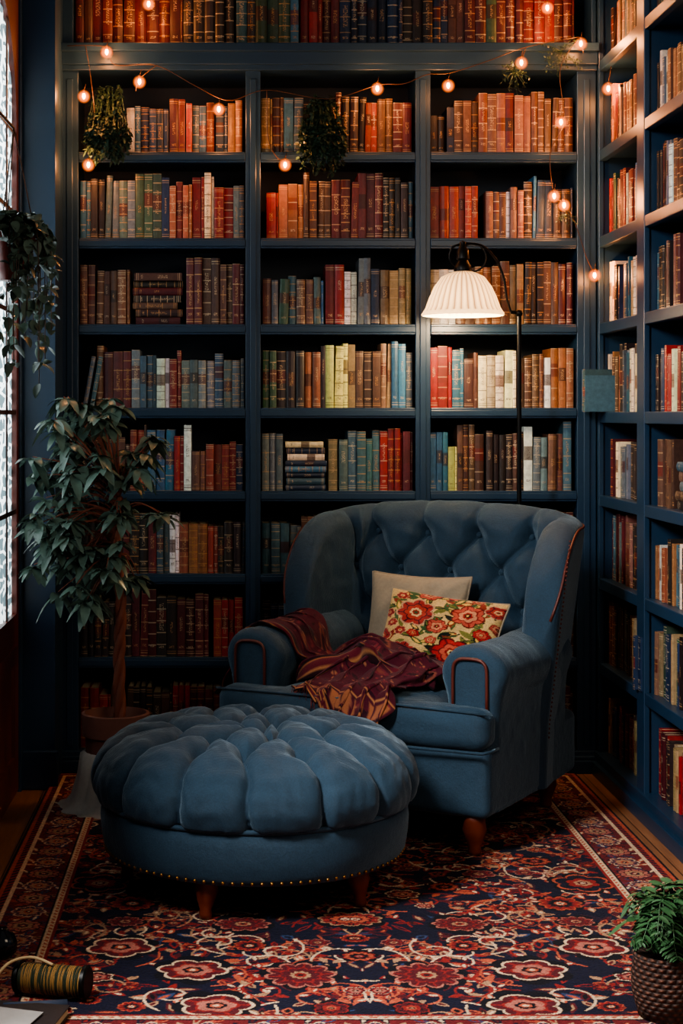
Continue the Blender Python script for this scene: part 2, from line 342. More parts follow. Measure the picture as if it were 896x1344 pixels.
PAL=dict(dk=(44,33,34),br=(84,56,46),mr=(88,30,36),rd=(134,34,34),ro=(136,54,42),orr=(144,90,62),rs=(124,84,74),bl=(50,94,124),nv=(30,46,74),
 gy=(98,108,112),gb=(60,90,104),cr=(206,190,162),wh=(212,212,206),yl=(206,198,124),tn=(142,116,86),gn=(56,78,62))
class Books:
    def __init__(s): s.v=[];s.f=[];s.mi=[];s.uv=[];s.col=[];s.rnd=[]
    def book(s,M,w,h,d,col):
        t_=.0025; bl=random.uniform(.001,.2*w)
        pts=[(u*w,-bl*(1-(2*u-1)**2)) for u in (0,.2,.5,.8,1)]+[(w,d),(w-t_,d),(w-t_,t_),(t_,t_),(t_,d),(0,d)]
        o=len(s.v); n=11; vs=[(x,y,0) for x,y in pts]+[(x,y,h) for x,y in pts]
        a=.004; vs+=[(t_,a,a),(w-t_,a,a),(w-t_,d-a,a),(t_,d-a,a),(t_,a,h-a),(w-t_,a,h-a),(w-t_,d-a,h-a),(t_,d-a,h-a)]
        s.v+=[tuple(M@Vector(p)) for p in vs]
        us=(0,.2,.5,.8,1)
        for i in range(n):
            j=(i+1)%n; s.f.append((o+i,o+j,o+n+j,o+n+i)); s.mi.append(0)
            if i<4: s.uv+=[(us[i],0),(us[i+1],0),(us[i+1],1),(us[i],1)]
            else: s.uv+=[(-1,-1)]*4
        s.f.append(tuple(o+n+i for i in range(n))); s.mi.append(0); s.uv+=[(-1,-1)]*n
        s.f.append(tuple(o+i for i in reversed(range(n)))); s.mi.append(0); s.uv+=[(-1,-1)]*n
        q=o+22
        for f in ((0,3,2,1),(4,5,6,7),(0,1,5,4),(1,2,6,5),(2,3,7,6),(3,0,4,7)):
            s.f.append(tuple(q+k for k in f)); s.mi.append(1); s.uv+=[(-1,-1)]*4
        k=random.uniform(.62,1.4); c=[max(0,min(1,v*k*random.uniform(.86,1.14))) for v in lin(col)]
        s.col+=[c+[1]]*30; s.rnd+=[random.random()]*30
    def run(s,F,x0,x1,keys,hh=.222,wr=(.022,.040),ztop=.275,dep=.17,same=.6,maxrun=5,alt=.18):
        x=x0; key=random.choice(keys); hb=hh*random.uniform(.95,1.04); wb=random.uniform(*wr); left=0
        while x<x1-.008:
            if left<=0:
                left=random.randint(1,maxrun) if same else 1; key=random.choice(keys); hb=hh*random.uniform(.88,1.08); wb=random.uniform(*wr)
                if random.random()<alt: key=random.choice(['dk','wh','gn','rd','gb','cr','nv','bl','gy'])
            left-=1
            w=min(wb*random.uniform(.96,1.04),x1-x); h=min(hb*random.uniform(.992,1.008),ztop)
            M=F@Matrix.Translation((x,random.uniform(.0,.016),0))
            if random.random()<.07: M=M@Matrix.Rotation(random.uniform(.01,.04),4,'Y')
            s.book(M,w-.0016,h,dep*random.uniform(.9,1.1),PAL[key]); x+=w
    def stack(s,F,x0,x1,n,keys,hmax=.24):
        z=0; 
        for i in range(n):
            w=hmax/n*random.uniform(.85,1.05)
            L=(x1-x0)*random.uniform(.86,1.0)
            M=F@Matrix.Translation((x0+random.uniform(0,(x1-x0)-L),random.uniform(0,.015),z))@Matrix(((0,0,1,0),(0,1,0,0),(-1,0,0,w),(0,0,0,1)))
            s.book(M,w-.001,L,.16,PAL[random.choice(keys)]); z+=w
    def obj(s,name):
        me=bpy.data.meshes.new(name); me.from_pydata(s.v,[],s.f); me.materials.append(M_book); me.materials.append(M_page)
        me.polygons.foreach_set('material_index',s.mi)
        l=me.uv_layers.new(name='UVMap'); l.data.foreach_set('uv',np.array(s.uv,np.float32).reshape(-1))
        a=me.attributes.new('bcol','FLOAT_COLOR','POINT'); a.data.foreach_set('color',np.array(s.col,np.float32).reshape(-1))
        a=me.attributes.new('brnd','FLOAT','POINT'); a.data.foreach_set('value',np.array(s.rnd,np.float32))
        me.update(); o=bpy.data.objects.new(name,me); S.collection.objects.link(o); return o
K=lambda s:s.split(',')
rows={0:[(98,240,'mr,dk,mr,br',.24),(240,310,'dk,dk,mr',.24),(310,395,'gb,nv,gy,dk',.24),(395,424,'rd',.25),(424,470,'mr,br,nv',.24),(470,530,'nv,dk,mr',.24),(530,590,'nv,gb,dk',.24),(590,690,'mr,br,rd',.25),(690,757,'rd,mr',.23)],
1:[(165,184,'bl,wh',.19),(184,221,'nv',.19),(222,243,'mr',.20),(244,282,'ro',.205),(283,299,'nv',.20),(299,321,'orr',.20),
   (343,358,'tn',.22),(358,373,'br',.225),(373,398,'cr,gb',.225),(398,442,'dk,br',.20),(442,480,'mr,dk',.22),(480,544,'rs,br,mr,ro',.215),
   (566,588,'dk',.16),(588,630,'dk,br',.19),(630,700,'rs,mr',.225),(700,756,'rs,br',.225)],
2:[(104,118,'dk',.23),(118,222,'gy,dk,nv,gy,dk',.235),(222,252,'orr,ro',.22),(252,268,'rd',.22),(268,281,'cr',.235),(281,321,'gy,rs',.215),
   (350,366,'rd,mr',.20),(366,399,'orr,ro',.235),(399,436,'dk,br',.235),(436,544,'mr,dk,dk',.23),
   (566,632,'ro,rd',.21),(640,672,'br,rs',.19),(672,690,'rs',.20),(690,706,'bl',.225),(706,755,'dk,nv',.21)],
3:[(104,125,'br',.25),(125,170,'orr,br,ro',.215),(244,321,'br,br,mr,dk',.255),(345,426,'gy,gb,gy,rs',.18),(428,470,'rd,ro',.225),(470,500,'gy,dk',.235),(500,544,'tn,dk,tn',.22),
   (566,600,'gb,gy',.235),(600,690,'orr,tn,br',.225),(690,755,'br,dk,mr',.225)],
4:[(125,172,'br,orr,mr',.22),(172,205,'gb,gy',.215),(205,222,'wh',.205),(222,238,'rd',.205),(238,321,'gy,gy,dk,gb',.195),
   (345,400,'mr,mr,dk',.225),(400,428,'orr,dk',.225),(428,458,'yl',.235),(458,515,'br,dk,tn',.235),(515,544,'bl',.235),
   (566,595,'rd',.22),(595,611,'bl',.225),(611,630,'br',.20),(630,680,'cr',.205),(680,716,'br,tn',.20),(716,756,'orr,br,tn',.215)],
5:[(104,170,'dk,br',.20),(170,192,'ro,br',.24),(192,228,'gb,bl,gy',.22),(228,241,'mr,rd',.215),(241,251,'wh',.235),(251,270,'rs',.17),(270,310,'rd,ro,rd',.185),(310,321,'nv,wh',.17),
   (344,372,'dk,mr',.215),(432,446,'orr,tn',.205),(446,500,'gb,gy,gb',.215),(500,530,'rd',.235),(530,544,'mr,br',.225),
   (566,590,'bl,gb',.225),(590,602,'yl',.17),(602,640,'ro,orr,br',.24),(640,690,'dk,br',.235),(690,742,'rs,gy',.225),(742,755,'gb,wh',.25)],
6:[(104,205,'dk,dk,mr',.215),(205,222,'gb,gy',.215),(222,235,'wh',.22),(235,286,'ro,orr,ro',.20),(286,321,'gy,wh,dk',.19),(344,396,'gb,gb,gy',.20),(396,470,'orr,br,dk',.205),(470,544,'mr,rd',.21),(566,756,'dk,mr,br',.23)],
7:[(104,172,'dk,dk,br',.22),(172,274,'mr,mr,mr',.24),(280,321,'rd,ro,mr',.235),(344,544,'dk,mr,dk',.22),(566,756,'dk,br,mr',.22)],
8:[(104,145,'rd,mr',.22),(145,226,'dk,br,mr',.235),(226,321,'rd,ro,mr',.22),(344,544,'dk,mr',.22),(566,756,'dk,mr,br,tn',.22)]}
B=Books()
for r,segs in rows.items():
    for (a,c_,k,h) in segs:
        F=Matrix.Translation((0,.035,tops[r]+.001))
        B.run(F,X_(a),X_(c_),K(k),h,wr=(.022,.037) if r else (.03,.045),ztop=.30 if r==0 else .262,maxrun=3,alt=.16)
F=Matrix.Translation((0,.035,tops[3]+.001)); B.stack(F,X_(173),X_(240),7,K('dk,dk,nv,mr,br'),.20)
F=Matrix.Translation((0,.035,tops[5]+.001)); B.stack(F,X_(374),X_(430),8,K('gb,bl,cr,nv,gb'),.20)
for i in range(2):
    M=Matrix.Translation((X_(104)+.008+i*.027,.035,tops[4]+.001))@Matrix.Rotation(.18,4,'Y'); B.book(M,.016,.20,.16,PAL['gb' if i else 'gy'])
B.obj('shelved_books')
B=Books()
RM=Matrix(((0,1,0,XR+.035),(-1,0,0,0),(0,0,1,0),(0,0,0,1)))
mixr=['dk,br,tn,orr,dk','orr,gn,tn,mr,dk','mr,rd,dk,tn','br,dk,tn,cr,gy','dk,orr,br,cr','dk,mr,br,gy','mr,rs,dk,gb','cr,dk,dk,br,rd','dk,tn,mr,nv,dk']
for r,z in enumerate(rtops):
    for bi,(a,c_) in enumerate(rb):
        F=RM.copy(); F[2][3]=z+.001
        ks=K(mixr[(r+bi*3)%9])
        if r==5 and bi==1:
            B.run(F,-c_+.02,-c_+.20,K('br'),.225,wr=(.05,.06),alt=0); B.stack(F,-c_+.24,-c_+.44,5,K('cr,br,dk,gb'),.16); B.run(F,-c_+.46,-a,ks,.2); continue
        B.run(F,-c_,-a-(random.choice([0,.06])),ks,random.uniform(.19,.235),wr=(.018,.04),ztop=.262 if r else .28,dep=.19,maxrun=2,alt=.2)
F=RM.copy(); F[0][3]=XR-.075; F[2][3]=rtops[4]+.003; B.run(F,.03,.10,K('gb'),.16,wr=(.03,.034),alt=0); B.run(F,.10,.13,K('gb'),.14,wr=(.02,.022),alt=0)
F[2][3]=rtops[7]+.003; F[0][3]=XR-.02; B.run(F,.60,.66,K('nv'),.17,wr=(.02,.03),alt=0)
B.obj('shelved_books.001')

# ---------------------------------------------------------------- RUG
rx0,rx1,ry0,ry1=-.65,1.29,-2.66,-.06
hwid=(rx1-rx0)/2; C=Canvas(hwid,ry1-ry0,.003,NAVY)
bw=.205; fw=hwid-bw; H=C.h
rs=random.Random(23)
pts=[]
for k_ in range(2600):
    x,y=rs.uniform(0,fw),rs.uniform(bw,H-bw); r=rs.choice([.088,.074,.062] if k_<36 else [.05,.042,.034,.028])
    if x<r and x>.02: x=0 if r>.06 else x
    if all(math.hypot(x-a,y-b_)>(r+c_)*1.35 for a,b_,c_ in pts) and bw+r*.6<y<H-bw-r*.6 and x+r*.7<fw: pts.append((x,y,r))
for i in range(430):
    x,y,a=rs.uniform(0,fw),rs.uniform(bw,H-bw),rs.uniform(0,6.28)
    C.ell(x,y,rs.uniform(.018,.042),rs.uniform(.007,.014),a,rs.choice([MAR,RED,MAR,BLU,(60,26,38),RUST]),rs.choice([NAVY,RUST,MAR,TAN,BLK]))
for i in range(200):
    x,y=rs.uniform(0,fw),rs.uniform(bw,H-bw); a=rs.uniform(0,6.28); k=rs.choice([-1,1]); pl=[(x,y)]
    for j in range(26):
        a+=k*(.06+.014*j); x+=.012*math.cos(a); y+=.012*math.sin(a); pl.append((x,y))
        if j%4==2: 
            sgn=1 if j%8==2 else -1; C.ell(x+.014*math.cos(a+sgn*1.2),y+.014*math.sin(a+sgn*1.2),.022,.010,a+sgn*1.2,rs.choice([RED,RUST,TAN,RED,MAR]),rs.choice([MAR,CRM,None]))
    C.line(pl,.0032,rs.choice([RUST,TAN,RED,CRM]))
for x,y,r in pts:
    if r>=.04: C.flower(x,y,r*1.16,rs.choice([5,6,8]),rs.uniform(0,6),[BLK]*7)
    cols=rs.choice([[TAN,RED,BLK,RUST,MAR,CRM,RED],[RUST,RED,MAR,BLK,RUST,CRM,BLK],[CRM,MAR,RED,PNK,BLK,RUST,CRM],[RUST,NAVY,BLK,RED,TAN,MAR,CRM],[RED,RUST,MAR,BLK,RED,PNK,NAVY],[PNK,MAR,RED,MAR,TAN,RED,BLK],[RED,MAR,BLK,RED,RUST,BLK,TAN]])
    C.flower(x,y,r,rs.choice([5,6,7,8,10]),rs.uniform(0,6),cols,rs.uniform(.75,1.0))
E=np.minimum(np.minimum(hwid-C.X,C.Y),H-C.Y)
m=E<bw; C.c[m]=lin((102,30,34))
bpts=[]
Lx=hwid-.115
yv=.115
while yv<H-.08: bpts.append((Lx,yv)); yv+=.118
xv=0
while xv<Lx-.05: bpts+= [(xv,.115),(xv,H-.115)]; xv+=.122
for i,(x,y) in enumerate(bpts):
    for a in range(8):
        q=pi/8+a*pi/4; C.ell(x+.060*math.cos(q),y+.060*math.sin(q),.024,.009,q+.7,rs.choice([NAVY,TAN,RUST,NAVY,BLU]),rs.choice([RED,CRM,MAR]))
    if i%2: C.flower(x,y,.048,8,0,[CRM,(60,42,62),PNK,TAN,RUST,BLK,CRM])
    else: C.flower(x,y,.052,6,.5,[NAVY,PNK,MAR,TAN,NAVY,RED,CRM])
for lo,hi,cc in ((0,.012,BLK),(.012,.022,RUST),(.022,.042,NAVY),(.042,.052,CRM),(.172,.180,BLK),(.180,.197,CRM),(.197,.205,RED)):
    C.c[(E>=lo)&(E<hi)]=lin(cc)
st=(np.floor((C.X+C.Y)/.014)%2==0); mm=(E>=.024)&(E<.040)&st; C.c[mm]=lin(RED)
st=(np.floor((C.X-C.Y)/.012)%2==0); mm=(E>=.184)&(E<.193)&st; C.c[mm]=lin(RUST)
full=np.concatenate([C.c[:,::-1],C.c[:,1:]],1)
ny,nx=full.shape[:2]
full=full*(.55+.70*rng.rand(ny,nx,1))*(.86+.28*rng.rand(ny,1,1))
X,Y=np.meshgrid(np.linspace(rx0,rx1,nx),np.linspace(ry0,ry1,ny))
Z=np.full_like(X,.0115)+.0012*rng.rand(ny,nx)
Z[0,:]=Z[-1,:]=.001; Z[:,0]=Z[:,-1]=.001
gridmesh('persian_rug',np.stack([X,Y,Z],-1),M_rug,full)

# ---------------------------------------------------------------- tuft helper
def seg_d(x,y,a,b_):
    ax,ay=a; bx,by=b_; dx,dy=bx-ax,by-ay; L=dx*dx+dy*dy+1e-9
    t_=np.clip(((x-ax)*dx+(y-ay)*dy)/L,0,1); return np.hypot(x-ax-t_*dx,y-ay-t_*dy)
def tuft(x,y,btn,segs,D=.03,w=.022,Db=.03,wb=.03):
    d=np.full_like(x,9.); 
    for a,b_ in segs: d=np.minimum(d,seg_d(x,y,a,b_))
    db=np.full_like(x,9.)
    for a in btn: db=np.minimum(db,np.hypot(x-a[0],y-a[1]))
    return -D*np.exp(-d/w)-Db*np.exp(-(db/wb)**2)
def resample(P,n):
    d=np.r_[0,np.cumsum(np.hypot(*np.diff(P,axis=0).T))]
    tt=np.linspace(0,d[-1],n); return np.stack([np.interp(tt,d,P[:,0]),np.interp(tt,d,P[:,1])],1),tt
def wrinkle(x,y,amp,f):
    return amp*(np.sin(x*f+2.1*np.sin(y*f*.7+1))*np.sin(y*f*1.3+1.7*np.sin(x*f*.5))+.5*np.sin((x+y)*f*2.3+2*np.sin((x-y)*f)))

# ---------------------------------------------------------------- OTTOMAN
ott=empty('tufted_ottoman',(.074,-1.44,0),.15); ott.scale=(.98,.98,1)
prof=np.array([(0,.462),(.10,.461),(.20,.458),(.30,.448),(.37,.430),(.425,.392),(.452,.348),(.458,.315),(.450,.285),(.436,.266),(.42,.262)])
Pr,ss=resample(prof,200)
for _ in range(12): Pr[1:-1]=(Pr[:-2]+2*Pr[1:-1]+Pr[2:])/4
tg=np.gradient(Pr,axis=0); tg/=np.hypot(tg[:,0],tg[:,1])[:,None]; nr=np.stack([-tg[:,1],tg[:,0]],1)
na=560; A=np.linspace(0,2*pi,na,endpoint=False)
SS,AA=np.meshgrid(ss,A,indexing='ij'); ux,uy=SS*np.cos(AA),SS*np.sin(AA)
no=14; nm=7; rj=random.Random(3)
def pol(r,a): return (r*math.cos(a),r*math.sin(a))
# diamond lattice of buttons: outer ring near the rim, mid ring, inner triangle
Bo=[pol((.335 if i%2 else .300)+rj.uniform(-.008,.008),2*pi*i/no+rj.uniform(-.03,.03)) for i in range(no)]
Bi=[pol(.190+rj.uniform(-.008,.008),2*pi*(i+.5)/nm+rj.uniform(-.04,.04)) for i in range(nm)]
Bc=[pol(.072,.4+i*2*pi/3) for i in range(3)]
sg=[]
for i in range(no):
    a=2*pi*i/no+rj.uniform(-.04,.04); sg.append((Bo[i],pol(.62,a)))
    if i%2: sg.append((Bo[i],Bi[(i//2)%nm]))
    else: sg+= [(Bo[i],Bi[(i//2)%nm]),(Bo[i],Bi[(i//2-1)%nm])]
for i in range(nm):
    for j in sorted(range(3),key=lambda k:math.dist(Bi[i],Bc[k]))[:1+(i%2)]: sg.append((Bi[i],Bc[j]))
for i in range(3): sg.append((Bc[i],Bc[(i+1)%3]))
disp=tuft(ux+.006*np.sin(uy*36+1),uy+.006*np.sin(ux*41),Bo+Bi+Bc,sg,.034,.016,.038,.030)
fade=np.clip((ss[-1]-SS)/.03,0,1); disp=disp*fade
disp+=.018*fade+wrinkle(ux,uy,.0018,38)*fade
R=Pr[:,0][:,None]+nr[:,0][:,None]*disp; Zz=Pr[:,1][:,None]+nr[:,1][:,None]*disp
gridmesh('cushion_top',np.stack([R*np.cos(AA),R*np.sin(AA),Zz],-1),M_fab,parent=ott,closed_u=True)
b=MB()
for (x,y) in Bo+Bi+Bc:
    r=math.hypot(x,y); k=np.searchsorted(ss,r); k=min(k,len(ss)-1); q=r and Pr[k,0]/r or 0
    b.sphere((x*q,y*q,Pr[k,1]-.044),.012,0,8,(1,1,.7))
b.obj('buttons',[M_fab],ott)
b=MB()
b.lathe([(.0,.115),(.405,.112),(.425,.118),(.437,.14),(.444,.18),(.446,.22),(.442,.25),(.430,.264),(.40,.27)],seg=128,wob=lambda a,t_:.003*math.sin(a*9)+.0015*math.sin(a*37+t_*9))
b.obj('body',[M_fab],ott)
b=MB(); b.tube([(.440*math.cos(a),.440*math.sin(a),.262) for a in np.linspace(0,2*pi,97)],.007,6); b.obj('seam_piping',[M_fab],ott)
b=MB()
for i in range(104):
    a=2*pi*i/104; b.sphere((.432*math.cos(a),.432*math.sin(a),.127),.0055,0,5)
b.obj('nailheads',[M_brass],ott)
legp=[(.001,0),(.016,0),(.019,.012),(.017,.025),(.024,.045),(.034,.075),(.030,.10),(.036,.125),(.001,.126)]
b=MB()
for i in range(5):
    a=-1.95-.15+2*pi*i/5; M=Matrix.Translation((.375*math.cos(a),.375*math.sin(a),0.013))@Matrix.Rotation(a,4,'Z')@Matrix.Rotation(-.12,4,'Y')@Matrix.Scale(.98,4)
    b.lathe(legp,seg=14,M=M)
b.obj('legs',[M_legwood],ott)

# ---------------------------------------------------------------- ARMCHAIR
CHX,CHY,CHA=.580,-.658,math.radians(-31)
CH=empty('wingback_armchair',(CHX,CHY,0),CHA)
def rbox(name,x0,x1,y0,y1,z0,z1,bev,mat=M_fab,crown=0,parent=CH,bow=0,wr=0):
    n=30; vs=[];fs=[]
    hx,hy,hz=(x1-x0)/2,(y1-y0)/2,(z1-z0)/2; cx,cy,cz=(x0+x1)/2,(y0+y1)/2,(z0+z1)/2
    def mp(p):
        q=Vector((p[0]*hx,p[1]*hy,p[2]*hz)); c=Vector((max(-hx+bev,min(hx-bev,q.x)),max(-hy+bev,min(hy-bev,q.y)),max(-hz+bev,min(hz-bev,q.z))))
        d=q-c
        if d.length>0: q=c+d.normalized()*bev*min(1,max(abs(d.x),abs(d.y),abs(d.z))/bev)
        cr=(1-(q.x/hx)**2)*(1-(q.y/hy)**2)
        q.z+=crown*max(0,cr)*(1 if q.z>0 else -.2)
        if wr: w_=float(wrinkle(q.x,q.y+q.z,wr,24)); q.z+=w_; q.y+=w_*.7
        q.y-=bow*(1-(q.x/hx)**2)*(q.y<0)
        return (q.x+cx,q.y+cy,q.z+cz)
    L=[math.sin(pi/2*(-1+2*i/n)) for i in range(n+1)]
    for ax in range(3):
        for sgn in (-1,1):
            o=len(vs)
            for i in range(n+1):
                for j in range(n+1):
                    p=[0,0,0]; p[ax]=sgn; p[(ax+1)%3]=L[i]; p[(ax+2)%3]=L[j]; vs.append(mp(p))
            for i in range(n):
                for j in range(n):
                    f=(o+i*(n+1)+j,o+(i+1)*(n+1)+j,o+(i+1)*(n+1)+j+1,o+i*(n+1)+j+1); fs.append(f if sgn>0 else f[::-1])
    b=MB(); b.add(vs,fs); o=b.obj(name,[mat],parent)
    bm=bmesh.new(); bm.from_mesh(o.data); bmesh.ops.remove_doubles(bm,verts=bm.verts,dist=1e-5); bm.to_mesh(o.data); bm.free()
    o.data.polygons.foreach_set('use_smooth',[True]*len(o.data.polygons)); return o
base=rbox('base',-.465,.465,-.405,.40,.13,.345,.03,bow=.01,wr=.0008)
seat=rbox('seat_cushion',-.285,.285,-.43,.30,.325,.465,.05,crown=.025,bow=.02,wr=.003)
seatf=rbox('seat_cushion_front',-.47,.47,-.435,-.325,.335,.462,.045,crown=.004,bow=.02,wr=.0018)
def arm(sgn):
    pts=[(-.078,.14),(-.080,.30),(-.080,.42),(-.088,.49),(-.104,.53)]
    for i in range(0,13):
        a=pi-pi*i/12; pts.append((.110*math.cos(a),.550+.096*math.sin(a)))
    pts+=[(.104,.53),(.088,.49),(.080,.42),(.080,.30),(.078,.14)]
    P=np.array(pts); Pd,_=resample(P,90)
    for _ in range(6): Pd[1:-1]=(Pd[:-2]+2*Pd[1:-1]+Pd[2:])/4
    r=.04
    ys=[(-.345+r*(1-math.cos(pi/2*i/10)),r*(1-math.sin(pi/2*i/10))) for i in range(11)]
    ys+=[(y,0) for y in np.linspace(-.30,.28,40)]
    rings=[]
    for y,ins in [( -.347,.08),(-.346,.055)]+ys:
        Q=Pd.copy()
        Q[:,0]=Q[:,0]*(1-ins/.10); Q[:,1]=np.where(Q[:,1]>.45,.45+(Q[:,1]-.45)*(1-ins/.21),Q[:,1])
        sag=.010*math.sin(min(1,max(0,(y+.345)/.6))*pi)
        wz=wrinkle(np.full(90,y)*1.2,Pd[:,0]+Pd[:,1],.0016 if ins==0 else 0,26)
        rings.append(np.stack([Q[:,0]*(1+wz*8),np.full(90,y),Q[:,1]-sag*(Q[:,1]>.5)+wz],1))
    G=np.array(rings); G[...,0]=G[...,0]+sgn*.385
    o=gridmesh('arm_'+('right' if sgn>0 else 'left'),G,M_fab,parent=CH)
    b=MB(); ring=G[0]; vs=[tuple(p) for p in ring]; b.add(vs+[(sgn*.385,-.347,.14),],[tuple(range(90))]); b.obj('arm_front_panel',[M_fab],CH,smooth=False)
    pl=[(sgn*.385-.055,-.352,.42),(sgn*.385-.055,-.352,.49),(sgn*.385-.055,-.352,.545)]
    for i in range(1,12):
        a=pi-pi*i/12; pl.append((sgn*.385+.055*math.copysign(abs(math.cos(a))**.6,math.cos(a)),-.352,.55+.052*math.sin(a)**.6))
    pl+=[(sgn*.385+.055,-.352,.545),(sgn*.385+.055,-.352,.49),(sgn*.385+.055,-.352,.42)]
    b=MB(); b.tube(pl,.0052,6); b.obj('arm_piping',[M_piping],CH)
    return o
armL=arm(-1); armR=arm(1)
st_=.30; ra=.10; ang=math.radians(82); wl=.25; Lh=st_+ra*ang+wl; T0=.115; yb=.365
def cl(s):
    sg_=1 if s>=0 else -1; s=abs(s)
    if s<st_: x,y,nx_,ny_=s,yb,0,-1
    elif s<st_+ra*ang:
        a=(s-st_)/ra; x=st_+ra*math.sin(a); y=yb-ra*(1-math.cos(a)); nx_,ny_=-math.sin(a),-math.cos(a)
    else:
        d=s-st_-ra*ang; x=st_+ra*math.sin(ang)+d*math.cos(ang); y=yb-ra*(1-math.cos(ang))-d*math.sin(ang); nx_,ny_=-math.sin(ang),-math.cos(ang)
    return sg_*x,y,sg_*nx_,ny_
ns=280; sv=np.linspace(-Lh,Lh,ns); mi_=80;mt=26;mo=40
G=np.zeros((ns,mi_+mt+mo,3)); TS=np.zeros((ns,mi_+mt+mo)); TZ=np.zeros_like(TS); NI=np.zeros((ns,mi_+mt+mo,3)); IN=np.zeros_like(TS)
def Htop(s):
    s=abs(s)
    h=1.025-.035*(s/.45)**2 if s<.45 else .99
    if s>.45: 
        q=(s-.45)/(Lh-.45); h=.56+(.43)*(max(0,1-q**2.6))**.55
    return h
for i,s in enumerate(sv):
    x,y,nx_,ny_=cl(s); e=Lh-abs(s); T=T0
    if e<.05: T=T0*math.sqrt(max(0.0,1-((.05-e)/.05)**2))
    T=max(T,.004); Hh=Htop(s); k=0
    for j in range(mi_):
        z=.40+(Hh-T/2-.40)*j/(mi_-1); G[i,k]=(x+nx_*T/2,y+ny_*T/2,z); IN[i,k]=1; NI[i,k]=(nx_,ny_,0); TS[i,k]=s;TZ[i,k]=z;k+=1
    for j in range(mt):
        a=pi*(j+1)/(mt+1); G[i,k]=(x+nx_*T/2*math.cos(a),y+ny_*T/2*math.cos(a),Hh-T/2+T/2*math.sin(a)); NI[i,k]=(nx_*math.cos(a),ny_*math.cos(a),math.sin(a)); IN[i,k]=max(0,math.cos(a)) ;TS[i,k]=s;TZ[i,k]=Hh-T/2+T/2*a;k+=1
    for j in range(mo):
        z=Hh-T/2-(Hh-T/2-.14)*j/(mo-1); G[i,k]=(x-nx_*T/2,y-ny_*T/2,z);k+=1
zA,zB,zC=.915,.79,.66
RA=[(-.27,zA),(-.09,zA),(.09,zA),(.27,zA)]; RB=[(-.36,zB),(-.18,zB),(0,zB),(.18,zB),(.36,zB)]; RC=[(-.27,zC),(-.09,zC),(.09,zC),(.27,zC)]
sg=[]
for i,a in enumerate(RA): sg+=[(a,RB[i]),(a,RB[i+1]),(a,(a[0]*1.12,1.12))]
for i,a in enumerate(RC): sg+=[(a,RB[i]),(a,RB[i+1]),(a,(a[0],.4))]
sg+=[(RB[0],(-.42,.99)),(RB[4],(.42,.99))]
dsp=tuft(TS+.006*np.sin(TZ*40),TZ+.006*np.sin(TS*35),RA+RB+RC,sg,.032,.018,.036,.030)
dsp*=IN**1.2; dsp+=.024*np.exp(-(TS/.45)**6)*IN**.5
dsp*=np.clip((.56-np.abs(TS))/.05,0,1)
dsp+=wrinkle(TS,TZ,.0018,28)*np.clip(IN*3,0,1)*np.clip((Lh-np.abs(TS))/.06,0,1)
G+=NI*dsp[...,None]
def deform(G):
    l=np.clip((G[...,2]-.4)/.6,-.4,1.3); G=G.copy(); G[...,1]+=.10*l*np.clip((G[...,1]+.1)/.4,0,1)**.7; G[...,0]*=1+.10*np.clip(l,-.1,1)
    return G
G=deform(G)
bk=gridmesh('wing_back',G,M_fab,parent=CH)
b=MB()
for s,z in RA+RB+RC:
    x,y,nx_,ny_=cl(s); p=deform(np.array([[x+nx_*(T0/2-.038),y+ny_*(T0/2-.038),z]]))[0]; b.sphere(tuple(p),.013,0,8)
b.obj('back_buttons',[M_fab],CH)
for sg_ in (-1,1):
    pl=[]
    for s in np.linspace(st_+.10,Lh-.012,40):
        x,y,nx_,ny_=cl(sg_*s); e=Lh-s; T=T0*(math.sqrt(max(0,1-((.05-e)/.05)**2)) if e<.05 else 1); Hh=Htop(s)
        pl.append((x-nx_*(T/2+.001)*.9,y-ny_*(T/2+.001)*.9,Hh-T/2+T/2*.45))
    b=MB(); P2=deform(np.array(pl)); b.tube([tuple(p) for p in P2],.0045,6); b.obj('wing_piping',[M_piping],CH)
    if sg_>0:
        b=MB()
        for z in np.linspace(.93,.30,46):
            s=Lh-.055; x,y,nx_,ny_=cl(s); p=deform(np.array([[x-nx_*(T0/2+.001),y-ny_*(T0/2+.001)+.01*(z-.6),z]]))[0]; b.sphere(tuple(p),.004,0,5)
        b.obj('wing_nailheads',[M_piping],CH)
b=MB()
for x,y in ((.40,-.35),(-.40,-.35),(.38,.33),(-.38,.33)): b.lathe([(r*1.1,z*1.02) for r,z in legp],c=(x,y,.012),seg=16)
b.obj('legs',[M_legwood],CH)
b=MB()
b.tube([(-.46,-.438,.338),(-.2,-.452,.336),(0,-.456,.336),(.2,-.452,.336),(.46,-.438,.338),(.472,-.40,.338),(.472,-.34,.338)],.005,6)
b.tube([(-.47,-.425,.452),(-.2,-.443,.460),(0,-.448,.462),(.2,-.443,.460),(.47,-.425,.452)],.004,6)
b.obj('seat_piping',[M_fab],CH)

